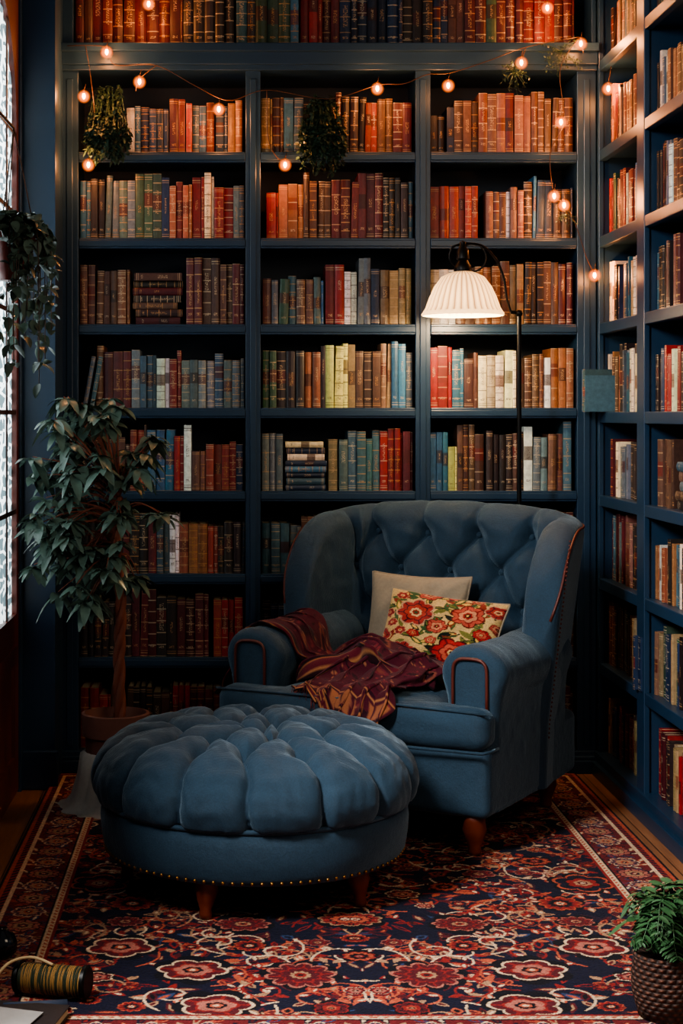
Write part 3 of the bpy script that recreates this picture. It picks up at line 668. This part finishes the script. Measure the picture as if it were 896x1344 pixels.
# ---------------------------------------------------------------- PILLOWS
def pillow(name,sx_,sy_,th,mat,loc,rot,canvas=None):
    n=canvas.nx if canvas else 70
    u=np.linspace(-1,1,n); U,V=np.meshgrid(u,u)
    f=np.clip((1-U**2)*(1-V**2),0,1)**.42
    Xp=U*sx_/2*(1-.07*(1-V**2)); Yp=V*sy_/2*(1-.07*(1-U**2))
    wr=.006*np.sin(U*7+V*4)*f+.004*np.sin(U*13-V*9)*f
    top=np.stack([Xp,Yp,f*th/2+wr],-1); bot=np.stack([Xp,Yp,-f*th/2+wr],-1)
    e=empty(name,loc); e.rotation_euler=rot
    gridmesh('front',top,mat,canvas.c if canvas else None,e)
    gridmesh('rear',bot[:,::-1],mat,(canvas.c[:,::-1] if canvas else None),e)
    b=MB(); ring=[tuple(top[0,i]) for i in range(0,n,4)]+[tuple(top[i,-1]) for i in range(0,n,4)]+[tuple(top[-1,i]) for i in range(n-1,0,-4)]+[tuple(top[i,0]) for i in range(n-1,0,-4)]
    ring.append(ring[0]); b.tube(ring,.004,6); b.obj('edge_piping',[M_beige],e)
    return e
rs=random.Random(11)
PC=Canvas(.42,.42,.0026,(200,166,110))
GR=(60,84,48);OL=(104,104,50);YE=(216,172,92)
for i in range(150):
    a=rs.uniform(0,6.28); PC.ell(rs.uniform(0,.42),rs.uniform(0,.42),rs.uniform(.02,.036),rs.uniform(.008,.014),a,rs.choice([GR,OL,(30,36,28),GR,(130,50,36)]),rs.choice([OL,None,YE]))
for i in range(90): PC.disc(rs.uniform(0,.42),rs.uniform(0,.42),.004,rs.choice([(220,190,130),(40,26,24),RED]))
pp=[(.29,.12,.085),(.12,.30,.08),(.10,.10,.06),(.31,.32,.065)]
for _ in range(500):
    x,y,r=rs.uniform(0,.42),rs.uniform(0,.42),rs.choice([.06,.045,.034,.026])
    if all(math.hypot(x-a,y-b_)>(r+c_)*.9 for a,b_,c_ in pp): pp.append((x,y,r))
for x,y,r in pp:
    PC.flower(x,y,r,rs.choice([5,6,7]),rs.uniform(0,6),rs.choice([[(70,20,20),(166,44,42),(96,22,26),(190,88,66),(138,34,32),(210,172,114),(60,24,20)],[(92,30,24),(180,80,62),(126,34,32),(200,134,98),(148,38,36),(40,24,20),YE],[(182,140,110),(150,48,46),(74,20,24),(166,60,50),(212,176,124),(138,38,34),GR]]),rs.uniform(.75,1))
PC.c*= (.74+.45*rng.rand(PC.ny,PC.nx,1))
def cw(x,y,z):
    p=Matrix.Rotation(CHA,4,'Z')@Vector((x,y,z)); return (p.x+CHX,p.y+CHY,p.z)
def rot_pillow(tilt,yaw,roll):
    M=Matrix.Rotation(CHA+yaw,4,'Z')@Matrix.Rotation(pi/2-tilt,4,'X')@Matrix.Rotation(roll,4,'Z'); return M.to_euler()
pillow('beige_cushion',.36,.34,.11,M_beige,cw(-.05,.225,.62),rot_pillow(.30,.12,-.02))
pillow('floral_cushion',.42,.31,.13,M_pil,cw(.10,.075,.592),rot_pillow(.50,.10,-.10),PC)

# ---------------------------------------------------------------- THROW draped over arm and seat
VV=[];FF=[]
for o in (base,seat,seatf,armL,armR,bk):
    k=len(VV); VV+=[v.co.copy() for v in o.data.vertices]; FF+=[tuple(i+k for i in p.vertices) for p in o.data.polygons]
bvh=BVHTree.FromPolygons(VV,FF)
def cr_interp(P,t_):
    n=len(P)-1; x=t_*n; i=min(int(x),n-1); f=x-i; p0=P[max(i-1,0)];p1=P[i];p2=P[i+1];p3=P[min(i+2,n)]
    return .5*((2*p1)+(-p0+p2)*f+(2*p0-5*p1+4*p2-p3)*f*f+(-p0+3*p1-3*p2+p3)*f**3)
def drape(path,widths,lims,nf,amp,nu,nv_,phase,lift):
    path=np.array(path); P=np.zeros((nv_,nu,3)); F_=np.zeros((nv_,nu)); SD=np.zeros((nv_,2))
    cs=np.array([cr_interp(path,q) for q in np.linspace(0,1,nv_)])
    for j in range(nv_):
        q=j/(nv_-1); tgt=cs[min(j+2,nv_-1)]-cs[max(j-2,0)]; sd=np.array([-tgt[1],tgt[0]]); sd/=np.hypot(*sd)+1e-9
        if j and sd@SD[j-1]<0: sd=-sd
        SD[j]=sd
    for _ in range(14): SD[1:-1]=(SD[:-2]+2*SD[1:-1]+SD[2:])/4
    for j in range(nv_):
        q=j/(nv_-1); sd=SD[j]; w=np.interp(q,np.linspace(0,1,len(widths)),widths); lim=np.interp(q,np.linspace(0,1,len(lims)),lims)
        lf=np.interp(q,np.linspace(0,1,len(lift)),lift)
        for i in range(nu):
            p=i/(nu-1); ph=p*2*pi*nf+phase+1.3*math.sin(q*7+phase)+.9*math.sin(p*5+q*11)
            off=(p-.5)*w-.33*w/nf*math.sin(2*ph)*.55
            x=cs[j][0]+sd[0]*off+.006*math.sin(q*31+p*13); y=cs[j][1]+sd[1]*off+.006*math.cos(q*27+p*10)
            hit=bvh.ray_cast(Vector((x,y,.75)),Vector((0,0,-1)))
            z=max(hit[0].z if hit[0] is not None else -1,lim)
            P[j,i]=(x,y,z); edge=min(1,min(p,1-p)/.08)
            F_[j,i]=lf*min(1,edge+.25)+amp*(.5+.5*math.cos(ph))**1.5*(.6+.4*math.sin(q*13+p*4))
    Z0=P[...,2].copy(); Zs=Z0.copy()
    for _ in range(10):
        Zs[1:-1]=(Zs[:-2]+2*Zs[1:-1]+Zs[2:])/4; Zs[:,1:-1]=(Zs[:,:-2]+2*Zs[:,1:-1]+Zs[:,2:])/4; Zs=np.maximum(Zs,Z0)
    P[...,2]=Zs+.007+F_
    return P
TH=empty('throw_blanket',(CHX,CHY,0),CHA)
def paisley(nu,nv_,res,seed,band=True):
    r_=random.Random(seed); T=Canvas(1,1,1,(56,22,32)); T.nx,T.ny=nu,nv_; T.res=res; T.c=np.zeros((nv_,nu,3)); T.c[:]=lin((70,20,34))
    T.X,T.Y=np.meshgrid(np.arange(nu)*res,np.arange(nv_)*res); W,Hh=nu*res,nv_*res
    for i in range(int(W*Hh*240)):
        T.ell(r_.uniform(0,W),r_.uniform(0,Hh),.030,.014,r_.uniform(0,6.28),r_.choice([(94,30,42),(82,24,38),(38,14,26),(120,66,54),(76,22,36)]),r_.choice([(48,16,28),(104,50,44),(42,14,26)]))
    for i in range(int(W*Hh*2000)): T.disc(r_.uniform(0,W),r_.uniform(0,Hh),res*.9,r_.choice([(142,92,66),(38,12,24),(110,40,48)]))
    edges=[T.X]+([Hh-T.Y] if band else [])
    for lo,hi,cc in ((0,.010,(42,14,24)),(.010,.017,(160,108,70)),(.017,.034,(88,26,38)),(.034,.040,(152,98,62)),(.040,.050,(36,12,22))):
        for Ed in edges: T.c[(Ed>=lo)&(Ed<hi)]=lin(cc)
    if band:
        st=(np.floor(T.X/.014)%2==0)&(Hh-T.Y>.055)&(Hh-T.Y<.095); T.c[st]=lin((142,86,58))
        m_=(Hh-T.Y>.10)&(Hh-T.Y<.107); T.c[m_]=lin((160,108,70))
    return T.c
PA=drape([(-.545,-.10),(-.48,-.11),(-.385,-.12),(-.29,-.12),(-.20,-.11),(-.10,-.11),(.00,-.12),(.08,-.13)],[.32,.31,.30,.27,.25,.25,.22],[.38,.50,.56,.5,.45,.45,.45],3.8,.030,120,150,.4,[0,0,.006,.018,.035,.045,.02])
gridmesh('arm_drape',PA,M_thr,paisley(120,150,.0045,3,False),TH)
PB=drape([(.12,-.03),(.095,-.10),(.07,-.17),(.05,-.24),(.03,-.31),(.01,-.38),(.0,-.44),(-.01,-.475)],[.20,.32,.36,.33,.30,.32,.36,.38],[.45,.45,.45,.45,.45,.45,.42,.36],4.6,.046,160,150,2.1,[.02,.055,.065,.05,.03,.014,.004,0])
gridmesh('seat_drape',PB,M_thr,paisley(160,150,.004,9),TH)
PD=drape([(-.27,-.22),(-.16,-.19),(-.06,-.17),(.04,-.19),(.13,-.23),(.21,-.21)],[.12,.17,.19,.18,.16,.10],[.45]*6,2.6,.045,90,100,4.0,[.0,.05,.085,.08,.045,0])
gridmesh('top_fold',PD,M_thr,paisley(90,100,.0045,5,False),TH)
for o in TH.children:
    so=o.modifiers.new('thick','SOLIDIFY'); so.thickness=.004; so.offset=-1
b=MB()
for i in range(1,159,3):
    p=PB[-1,i]; b.tube([tuple(p),(p[0]+random.uniform(-.003,.003),p[1]-.006,p[2]-.012),(p[0]+random.uniform(-.005,.005),p[1]-.007,p[2]-.028)],.0011,4)
b.obj('fringe',[simple('fringe_yarn',(110,48,50),.9)],TH)

# ---------------------------------------------------------------- FLOOR LAMP
LP=empty('floor_lamp')
b=MB(); px,py=1.04,-.27
b.lathe([(.001,0),(.13,0),(.13,.012),(.12,.022),(.03,.03),(.014,.05),(.011,.06)],c=(px-.02,py,0),seg=32)
b.tube([(px-.02,py,.04),(px,py,.9),(px,py,1.70)],.008,10)
b.sphere((px,py,1.705),.013); b.tube([(px-.03,py,1.71),(px+.01,py,1.705)],.006,8)
arc=[(px-.03,py,1.71),(px-.045,py,1.76),(px-.055,py-.0,1.83),(px-.085,py,1.90),(px-.13,py,1.945),(px-.18,py,1.955),(.838,py,1.955)]
b.tube([tuple(cr_interp(np.array(arc),q)) for q in np.linspace(0,1,30)],.0045,8)
hook=[(.838,py,1.955),(.80,py,1.94),(.79,py,1.90),(.815,py,1.87)]
b.tube([tuple(cr_interp(np.array(hook),q)) for q in np.linspace(0,1,14)],.004,8)
b.tube([(.875+.045*math.cos(a),py,1.905+.05*math.sin(a)) for a in np.linspace(2.2,-1.6,16)],.0035,6)
b.lathe([(.001,1.965),(.012,1.96),(.014,1.94),(.022,1.93),(.024,1.90),(.018,1.895),(.030,1.875),(.033,1.85),(.030,1.845)],c=(.838,py,0),seg=20)
b.obj('stand',[M_black],LP,auto=40)
t=NT('ribbed_opal_glass'); co=t.coord(); sp=t.node('ShaderNodeSeparateXYZ'); t.put(sp.inputs[0],co)
an=t.m('ARCTAN2',t.m('SUBTRACT',sp.outputs[1],py),t.m('SUBTRACT',sp.outputs[0],.838))
rib=t.m('POWER',t.m('ABSOLUTE',t.m('COSINE',t.m('MULTIPLY',an,17))),.7)
above=t.m('GREATER_THAN',sp.outputs[2],1.712)
rib=t.m('MAXIMUM',rib,t.m('SUBTRACT',1,above))
c=t.mix(rib,L4((110,88,66)),L4((236,226,206)))  # grooves between ribs carry painted shading, darker in the colour itself
t.set(Base_Color=c,Roughness=.3)
tr=t.node('ShaderNodeBsdfTranslucent'); t.put(tr.inputs[0],t.mix(rib,L4((130,80,40)),L4((255,230,190)))); mx=t.node('ShaderNodeMixShader'); mx.inputs[0].default_value=.14
t.t.links.new(t.b.outputs[0],mx.inputs[1]); t.t.links.new(tr.outputs[0],mx.inputs[2]); t.t.links.new(mx.outputs[0],t.out.inputs[0])
b=MB(); b.lathe([(.030,1.855),(.045,1.850),(.075,1.835),(.100,1.80),(.118,1.76),(.130,1.725),(.138,1.712),(.146,1.704),(.147,1.699),(.143,1.696)],c=(.838,py,0),seg=272,wob=lambda a,t_:.05*(abs(math.cos(a*17))-.5)*min(1,t_*4)*(1 if t_<.7 else .15))
o=b.obj('shade',[t.mat],LP)
b=MB(); b.sphere((.838,py,1.765),.026,0,12,(1,1,1.2)); b.obj('bulb',[emis('lamp_bulb',(255,214,150),12)],LP)
def light(name,kind,loc,energy,col,size=.05,target=None,sy=None,parent=None,spread=None):
    l=bpy.data.lights.new(name,kind); l.energy=energy; l.color=col
    if kind=='AREA':
        l.size=size
        if sy: l.shape='RECTANGLE'; l.size_y=sy
        if spread: l.spread=math.radians(spread)
    elif kind in('POINT','SPOT'): l.shadow_soft_size=size
    o=bpy.data.objects.new(name,l); o.location=loc; S.collection.objects.link(o)
    if target is not None: o.rotation_euler=(Vector(target)-Vector(loc)).to_track_quat('-Z','Y').to_euler()
    if parent: o.parent=parent
    return o
light('lamp_bulb_light','POINT',(.838,py,1.703),12,(1,.70,.40),.03,parent=LP)

# ---------------------------------------------------------------- FAIRY LIGHTS
FL=empty('fairy_lights')
def bp(x,y,d=.08): 
    k=(6-d)/6; return ((x-300)/350*k,-d,1.34-(y-545)/350*k)
strings=[[(88,60,.07),(140,62,.08),(150,85,.08),(205,86,.08),(255,112,.07),(300,132,.06),(350,118,.06),(430,130,.06),(495,112,.06),(530,110,.07),(560,98,.08),(590,96,.08),(640,80,.08),(690,62,.08),(762,48,.08)],
 [(205,86,.08),(183,104,.08),(178,120,.08)],[(112,60,.07),(118,95,.07),(124,150,.07),(120,190,.07),(116,212,.07)],[(350,118,.06),(352,180,.05),(362,205,.05),(374,213,.05)],
 [(762,48,.08),(735,90,.08),(740,160,.07),(722,200,.07),(727,255,.06),(742,268,.06),(757,300,.06),(770,340,.06),(780,358,.06)],[(762,48,.08),(765,70,.08)],[(195,-8,.07),(195,5,.07)],[(718,-10,.07),(718,8,.07)],[(808,20,.12),(804,70,.12),(798,112,.12)],[(690,62,.08),(684,80,.08)]]
b=MB()
for st in strings:
    P=np.array([bp(*p) for p in st]); n=len(P)*5
    b.tube([tuple(cr_interp(P,q)) for q in np.linspace(0,1,n)],.0018,5)
bulbs=[(140,68,.09),(183,107,.09),(287,143,.07),(110,126,.08),(116,216,.08),(495,116,.07),(588,112,.09),(374,216,.06),(718,10,.08),(762,57,.09),(684,82,.09),(798,116,.13),(736,160,.08),(727,257,.07),(740,269,.07),(780,361,.07),(195,5,.08)]
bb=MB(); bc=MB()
for x,y,d in bulbs:
    p=bp(x,y,d); b.lathe([(.001,.024),(.006,.022),(.0065,.008)],c=p,seg=8)
    b.tube([(p[0],p[1],p[2]+.02),(p[0]+.006,p[1]+.01,p[2]+.045)],.0016,5)
    bb.lathe([(.0005,-.012),(.004,-.009),(.0062,-.003),(.0055,.004),(.0035,.010),(.001,.012)],c=p,seg=12)
    bc.sphere((p[0],p[1],p[2]-.002),.027,0,16)  # see-through sphere added around each bulb as its glow halo
    light('bulb_glow','POINT',(p[0],p[1]-.032,p[2]-.004),2.0,(1,.37,.12),.014,parent=FL)
b.obj('wire',[M_wire],FL); bb.obj('bulbs',[emis('fairy_bulb',(255,176,96),60)],FL)
t=NT('bulb_halo_glow'); lw=t.node('ShaderNodeLayerWeight'); lw.inputs[0].default_value=.5  # halo painted as emission fading toward the rim, not a glass part
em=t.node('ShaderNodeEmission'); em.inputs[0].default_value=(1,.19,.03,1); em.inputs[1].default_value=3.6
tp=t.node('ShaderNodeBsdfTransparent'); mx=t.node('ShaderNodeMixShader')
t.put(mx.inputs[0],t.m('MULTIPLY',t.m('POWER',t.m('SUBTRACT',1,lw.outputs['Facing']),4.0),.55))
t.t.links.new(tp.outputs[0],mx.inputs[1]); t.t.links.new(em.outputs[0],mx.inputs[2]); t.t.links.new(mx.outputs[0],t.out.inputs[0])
bc.obj('halo_spheres',[t.mat],FL)

# ---------------------------------------------------------------- PLANTS
def rv(): return Vector((random.gauss(0,1),random.gauss(0,1),random.gauss(0,1))).normalized()
fx,fy=-.385,-.55
FT=empty('potted_ficus_tree')
b=MB()
b.lathe([(.001,.02),(.080,.02),(.092,.03),(.104,.24),(.114,.242),(.116,.315),(.105,.317),(.100,.28),(.001,.28)],c=(fx,fy,0.012),seg=40)
b.obj('pot',[M_terra],FT,auto=40)
b=MB(); b.lathe([(.001,.300),(.102,.294)],c=(fx,fy,0),seg=24); b.obj('soil',[M_soil],FT)
b=MB()
b.lathe([(.104,.20),(.120,.19),(.130,.12),(.150,.05),(.176,.018),(.195,.014)],c=(fx,fy,0),seg=90,wob=lambda a,t_:.05*t_*math.sin(a*11+2*math.sin(a*3))+.012*math.sin(a*23))
b.obj('cloth_wrap',[M_clothgrey],FT)
b=MB()
tp=[(fx+.015,fy,.28),(fx+.012,fy,.5),(fx+.018,fy-.01,.7),(fx+.0,fy,.9),(fx+.01,fy,1.06)]
for k in range(3):
    P=[]
    for q in np.linspace(0,1,60):
        c_=cr_interp(np.array(tp),q); a=q*20+k*2.094; P.append((c_[0]+.010*math.cos(a),c_[1]+.010*math.sin(a),c_[2]))
    b.tube(P,lambda t_:.013-.004*t_,8)
clus=[]
def cpx(x,y,dy=0): return Vector(((x-300)/382,fy+dy,1.34-(y-545)/382))
for (x,y,rr,n) in [(112,570,40,12),(75,625,38,11),(70,680,32,10),(110,700,38,12),(130,745,32,11),(100,775,24,6),(125,630,44,13),(165,600,30,7),(185,580,18,4),(155,690,26,6),(90,550,26,6),(212,668,10,2),(175,745,14,2),(135,540,22,4),(70,740,22,5)]:
    c0=cpx(x,y)
    for i in range(n):
        d=rv(); p=c0+Vector((d.x*rr/382,d.y*.13,d.z*rr/382)); p.x=max(p.x,-.67); clus.append(p)
for p in clus:
    j=min(1,max(0,(p.z-.62)/.5)); st0=Vector(cr_interp(np.array(tp),.55+.45*j)); mid=(st0+p)/2+Vector((0,0,.04))
    P=[tuple(cr_interp(np.array([st0,mid,p+Vector((0,0,.01))]),q)) for q in np.linspace(0,1,8)]
    b.tube(P,lambda t_:.004-.0025*t_,5)
b.obj('trunk',[M_bark],FT)
b=MB()
for p in clus:
    n=random.randint(8,12); a0=random.uniform(0,6)
    for i in range(n):
        a=a0+2.4*i; el=random.uniform(-.5,.45); d=Vector((math.cos(a)*math.cos(el),math.sin(a)*math.cos(el),math.sin(el)))
        L=random.uniform(.05,.085)
        if p.x+d.x*L<-.725: d.x=abs(d.x)*.3
        b.leaf(p,d,L,L*.46,random.uniform(.3,.75))
b.obj('foliage',[M_leaf],FT)
HP=empty('hanging_plant'); hx,hy,hz=-.655,-1.12,1.835
b=MB(); b.lathe([(.001,-.085),(.042,-.085),(.062,.03),(.068,.035),(.068,.06),(.058,.06),(.055,.04),(.001,.04)],c=(hx,hy,hz),seg=28); b.obj('pot',[simple('red_glaze',(112,44,34),.35)],HP,auto=40)
b=MB()
b.tube([(XL+.0,hy-.2,hz+.40),(XL+.05,hy-.1,hz+.42),(hx,hy,hz+.38)],.005,6)
for k in range(3):
    a=k*2.09; b.tube([(hx,hy,hz+.38),(hx+.066*math.cos(a),hy+.066*math.sin(a),hz+.05)],.002,5)
vines=[]
for k in range(24):
    a=random.uniform(-1.9,1.9); L=random.choice([.06,.12,.18,.25,.34,.40]) ; r=random.uniform(.06,.125)
    P=[(hx,hy,hz+.05),(hx+.6*r*math.cos(a),hy+.6*r*math.sin(a),hz+.10),(hx+r*math.cos(a),hy+r*math.sin(a),hz+.03),(hx+r*1.05*math.cos(a),hy+r*1.05*math.sin(a),hz-L)]
    P=[tuple(cr_interp(np.array(P),q)) for q in np.linspace(0,1,16)]; b.tube(P,.0015,5); vines.append(P)
b.obj('cords',[M_wire],HP)
b=MB()
for P in vines:
    for p in P[2:]:
        for _ in range(2):
            d=rv(); d.x=max(d.x,-.2); b.leaf(p,d,random.uniform(.028,.048),.028,.4,n=4)
for _ in range(110):
    d=rv(); d.z=abs(d.z)*.7; p=Vector((hx,hy,hz+.06))+d*.05; d.x=max(d.x,-.4); b.leaf(p,d,random.uniform(.04,.07),.034,.5,n=4)
b.obj('foliage',[M_leaf],HP)
def shelfplant(name,x,z,w,drop,h,n,mat=M_leaf2,y=-.02):
    e=empty(name)
    b=MB(); b.lathe([(.001,0),(.032,0),(.042,.07),(.045,.075),(.036,.075),(.001,.065)],c=(x,y+.065,z+.001),seg=24); b.obj('pot',[M_terra],e,auto=40)
    b=MB(); s=MB()
    for k in range(n):
        a=random.uniform(-pi,0); r=random.uniform(.3,1)*w; tx,ty=x+r*math.cos(a),min(y+.06,y-.035+.05*math.sin(a))
        bot=z+.06-(drop+.06)*random.uniform(.3,1)*math.sqrt(max(0.05,1-(r/w)**2*.7)) if ty<-.02 else z+.03
        P=[(x,y+.06,z+.07),(x+.5*(tx-x),y+.02,z+h*random.uniform(.5,1)),(tx,ty-.02,z+.06),(tx,ty-.02,bot)]
        P=[tuple(cr_interp(np.array(P),q)) for q in np.linspace(0,1,12)]; s.tube(P,.001,4)
        for p in P[2:]:
            for _ in range(3): b.leaf(p,rv(),random.uniform(.014,.026),.014,.3,n=3)
    s.obj('stems',[mat],e); b.obj('foliage',[mat],e)
shelfplant('trailing_ivy',X_(421),tops[1],.094,.11,.21,85)
shelfplant('trailing_ivy',X_(143),tops[1],.082,.06,.25,70)
def sprig(x,y,n,L):
    e=empty('dried_flower_sprig'); b=MB(); p0=Vector(bp(x,y,.07))
    for k in range(n):
        d=rv(); d.y=-abs(d.y)*.4; p1=p0+d*L*random.uniform(.5,1)+Vector((0,0,-L*.2)); b.tube([tuple(p0),tuple((p0+p1)/2+Vector((0,0,.006))),tuple(p1)],.0007,4)
        for q in (.5,.7,.85,1): b.leaf(p0+(p1-p0)*q,rv(),.011,.007,.1,n=2)
    b.obj('stems',[M_leaf2],e)
sprig(675,95,34,.07); sprig(737,68,36,.09); sprig(742,285,12,.05)
FB=empty('potted_fern'); qx,qy=.965,-2.46
t=NT('woven_wicker'); co=t.coord(); sp=t.node('ShaderNodeSeparateXYZ'); t.put(sp.inputs[0],co)
an=t.m('ARCTAN2',t.m('SUBTRACT',sp.outputs[1],qy),t.m('SUBTRACT',sp.outputs[0],qx))
zr=t.m('MULTIPLY',sp.outputs[2],95); row=t.m('FLOOR',zr)
wv=t.m('SINE',t.m('ADD',t.m('MULTIPLY',an,22),t.m('MULTIPLY',row,pi))); hh=t.m('MULTIPLY',t.m('ADD',wv,1),t.m('SINE',t.m('MULTIPLY',t.m('FRACT',zr),pi)))
t.set(Base_Color=t.mix(t.m('MULTIPLY',hh,.5),L4((34,20,16)),L4((104,62,44))),Roughness=.7); t.bump(hh,.8,.006)
b=MB(); b.lathe([(.001,0),(.058,0),(.072,.05),(.074,.09),(.068,.125),(.072,.135),(.066,.141),(.060,.134),(.001,.125)],c=(qx,qy,.0135),seg=48); b.obj('basket',[t.mat],FB)
b=MB(); s=MB()
for k in range(60):
    a=random.uniform(0,6.28); R_=random.uniform(.03,.12); hgt=random.uniform(.05,.15)
    P=[(qx,qy,.135),(qx+.5*R_*math.cos(a),qy+.5*R_*math.sin(a),.145+hgt),(qx+R_*math.cos(a),qy+R_*math.sin(a),.135+hgt*.6)]
    P=[Vector(cr_interp(np.array(P),q)) for q in np.linspace(0,1,14)]; s.tube([tuple(p) for p in P],.0012,4)
    for i in range(2,14):
        tg_=(P[i]-P[i-1]).normalized(); sd=tg_.cross(Vector((0,0,1))).normalized(); L=.034*math.sin(pi*(i/15)*.9+.3)
        for sg_ in (-1,1): b.leaf(P[i],sd*sg_+tg_*.5,L,L*.42,.2,n=3)
s.obj('stems',[M_fern],FB); b.obj('fronds',[M_fern],FB)

# ---------------------------------------------------------------- FLOOR ITEMS bottom left
TS_=empty('thread_spool'); 
t=NT('wound_thread'); co=t.coord(); sp=t.node('ShaderNodeSeparateXYZ'); t.put(sp.inputs[0],co)
w=t.m('SINE',t.m('MULTIPLY',sp.outputs[2],1500)); n_=t.noise(t.mapping(co,(1,1,30)),6,3)
t.set(Base_Color=t.mix(t.m('GREATER_THAN',n_,.5),L4((50,60,44)),L4((160,120,68))),Roughness=.45); t.bump(w,.8,.003)
M=Matrix.Translation((-.475,-2.33,.052))@Matrix.Rotation(math.radians(-14),4,'Z')@Matrix.Rotation(pi/2,4,'Y')
b=MB(); b.lathe([(.030,0),(.034,.01),(.034,.14),(.030,.15)],seg=40); o=b.obj('thread',[t.mat],TS_); o.matrix_local=M
b=MB(); b.lathe([(.001,-.012),(.034,-.012),(.038,-.008),(.038,0),(.001,0)],seg=32); b.lathe([(.001,.15),(.038,.15),(.038,.158),(.034,.162),(.001,.162)],seg=32); o=b.obj('ends',[M_black],TS_,auto=40); o.matrix_local=M
TB=Books()
Mb=Matrix.Translation((-.60,-2.585,.0135))@Matrix.Rotation(-.2,4,'Z')@Matrix(((0,0,1,0),(0,1,0,0),(-1,0,0,.022),(0,0,0,1)))
TB.book(Mb,.022,.22,.17,PAL['dk']); 
o=TB.obj('hardcover_book')
b=MB(); b.box(0,.13,0,.10,.0365,.0385); b.box(.003,.133,.002,.102,.039,.041)
o=b.obj('notepad',[simple('paper',(140,136,132),.8)],smooth=False); o.location=(-.56,-2.575,0); o.rotation_euler=(0,0,-.3)
b=MB(); b.tube([(-.36,-2.43,.026),(-.42,-2.44,.026),(-.50,-2.452,.026)],.011,14); b.obj('rolled_paper',[simple('blueprint_paper',(40,52,72),.6)],None)
b=MB(); P=[(-.40,-2.36,.090),(-.45,-2.34,.100),(-.50,-2.37,.096),(-.54,-2.42,.06),(-.58,-2.44,.043),(-.62,-2.40,.043)]
b.tube([tuple(cr_interp(np.array(P),q)) for q in np.linspace(0,1,40)],.0035,8); b.obj('loose_cord',[simple('cream_cord',(176,150,110),.8)],None)
b=MB(); b.lathe([(.001,0),(.024,.0),(.036,.014),(.038,.035),(.030,.055),(.016,.062),(.014,.07),(.001,.07)],c=(-.555,-2.08,.0135),seg=28); b.obj('glass_ink_pot',[simple('dark_glass',(18,20,26),.12)],None)

# ---------------------------------------------------------------- LIGHTS / WORLD / CAMERA
light('window_daylight','AREA',(XL-.75,-.8,1.7),95,(.86,.93,1),1.1,(0,-.8,1.3),2.2)
light('key_softbox','AREA',(-1.45,-3.45,2.8),112,(1,.98,.95),.9,(.30,-.95,.45),spread=105)
light('right_fill','AREA',(1.6,-3.8,2.4),22,(1,.82,.62),1.2,(.6,-.2,1.4))
w=bpy.data.worlds.new('World'); S.world=w; w.use_nodes=True; bg=w.node_tree.nodes['Background']; bg.inputs[0].default_value=(.37,.38,.42,1); bg.inputs[1].default_value=.26
cam=bpy.data.cameras.new('camera'); co_=bpy.data.objects.new('camera',cam); S.collection.objects.link(co_)
co_.location=(0,-6,1.34); co_.rotation_euler=(pi/2,0,0); cam.lens=2100/1344*36; cam.sensor_width=36; cam.sensor_fit='AUTO'
cam.shift_x=148/1344; cam.shift_y=-127/1344; cam.clip_start=.05
S.camera=co_
S.view_settings.view_transform='AgX'
try: S.view_settings.look='AgX - Medium High Contrast'
except Exception: pass
S.view_settings.exposure=0.25
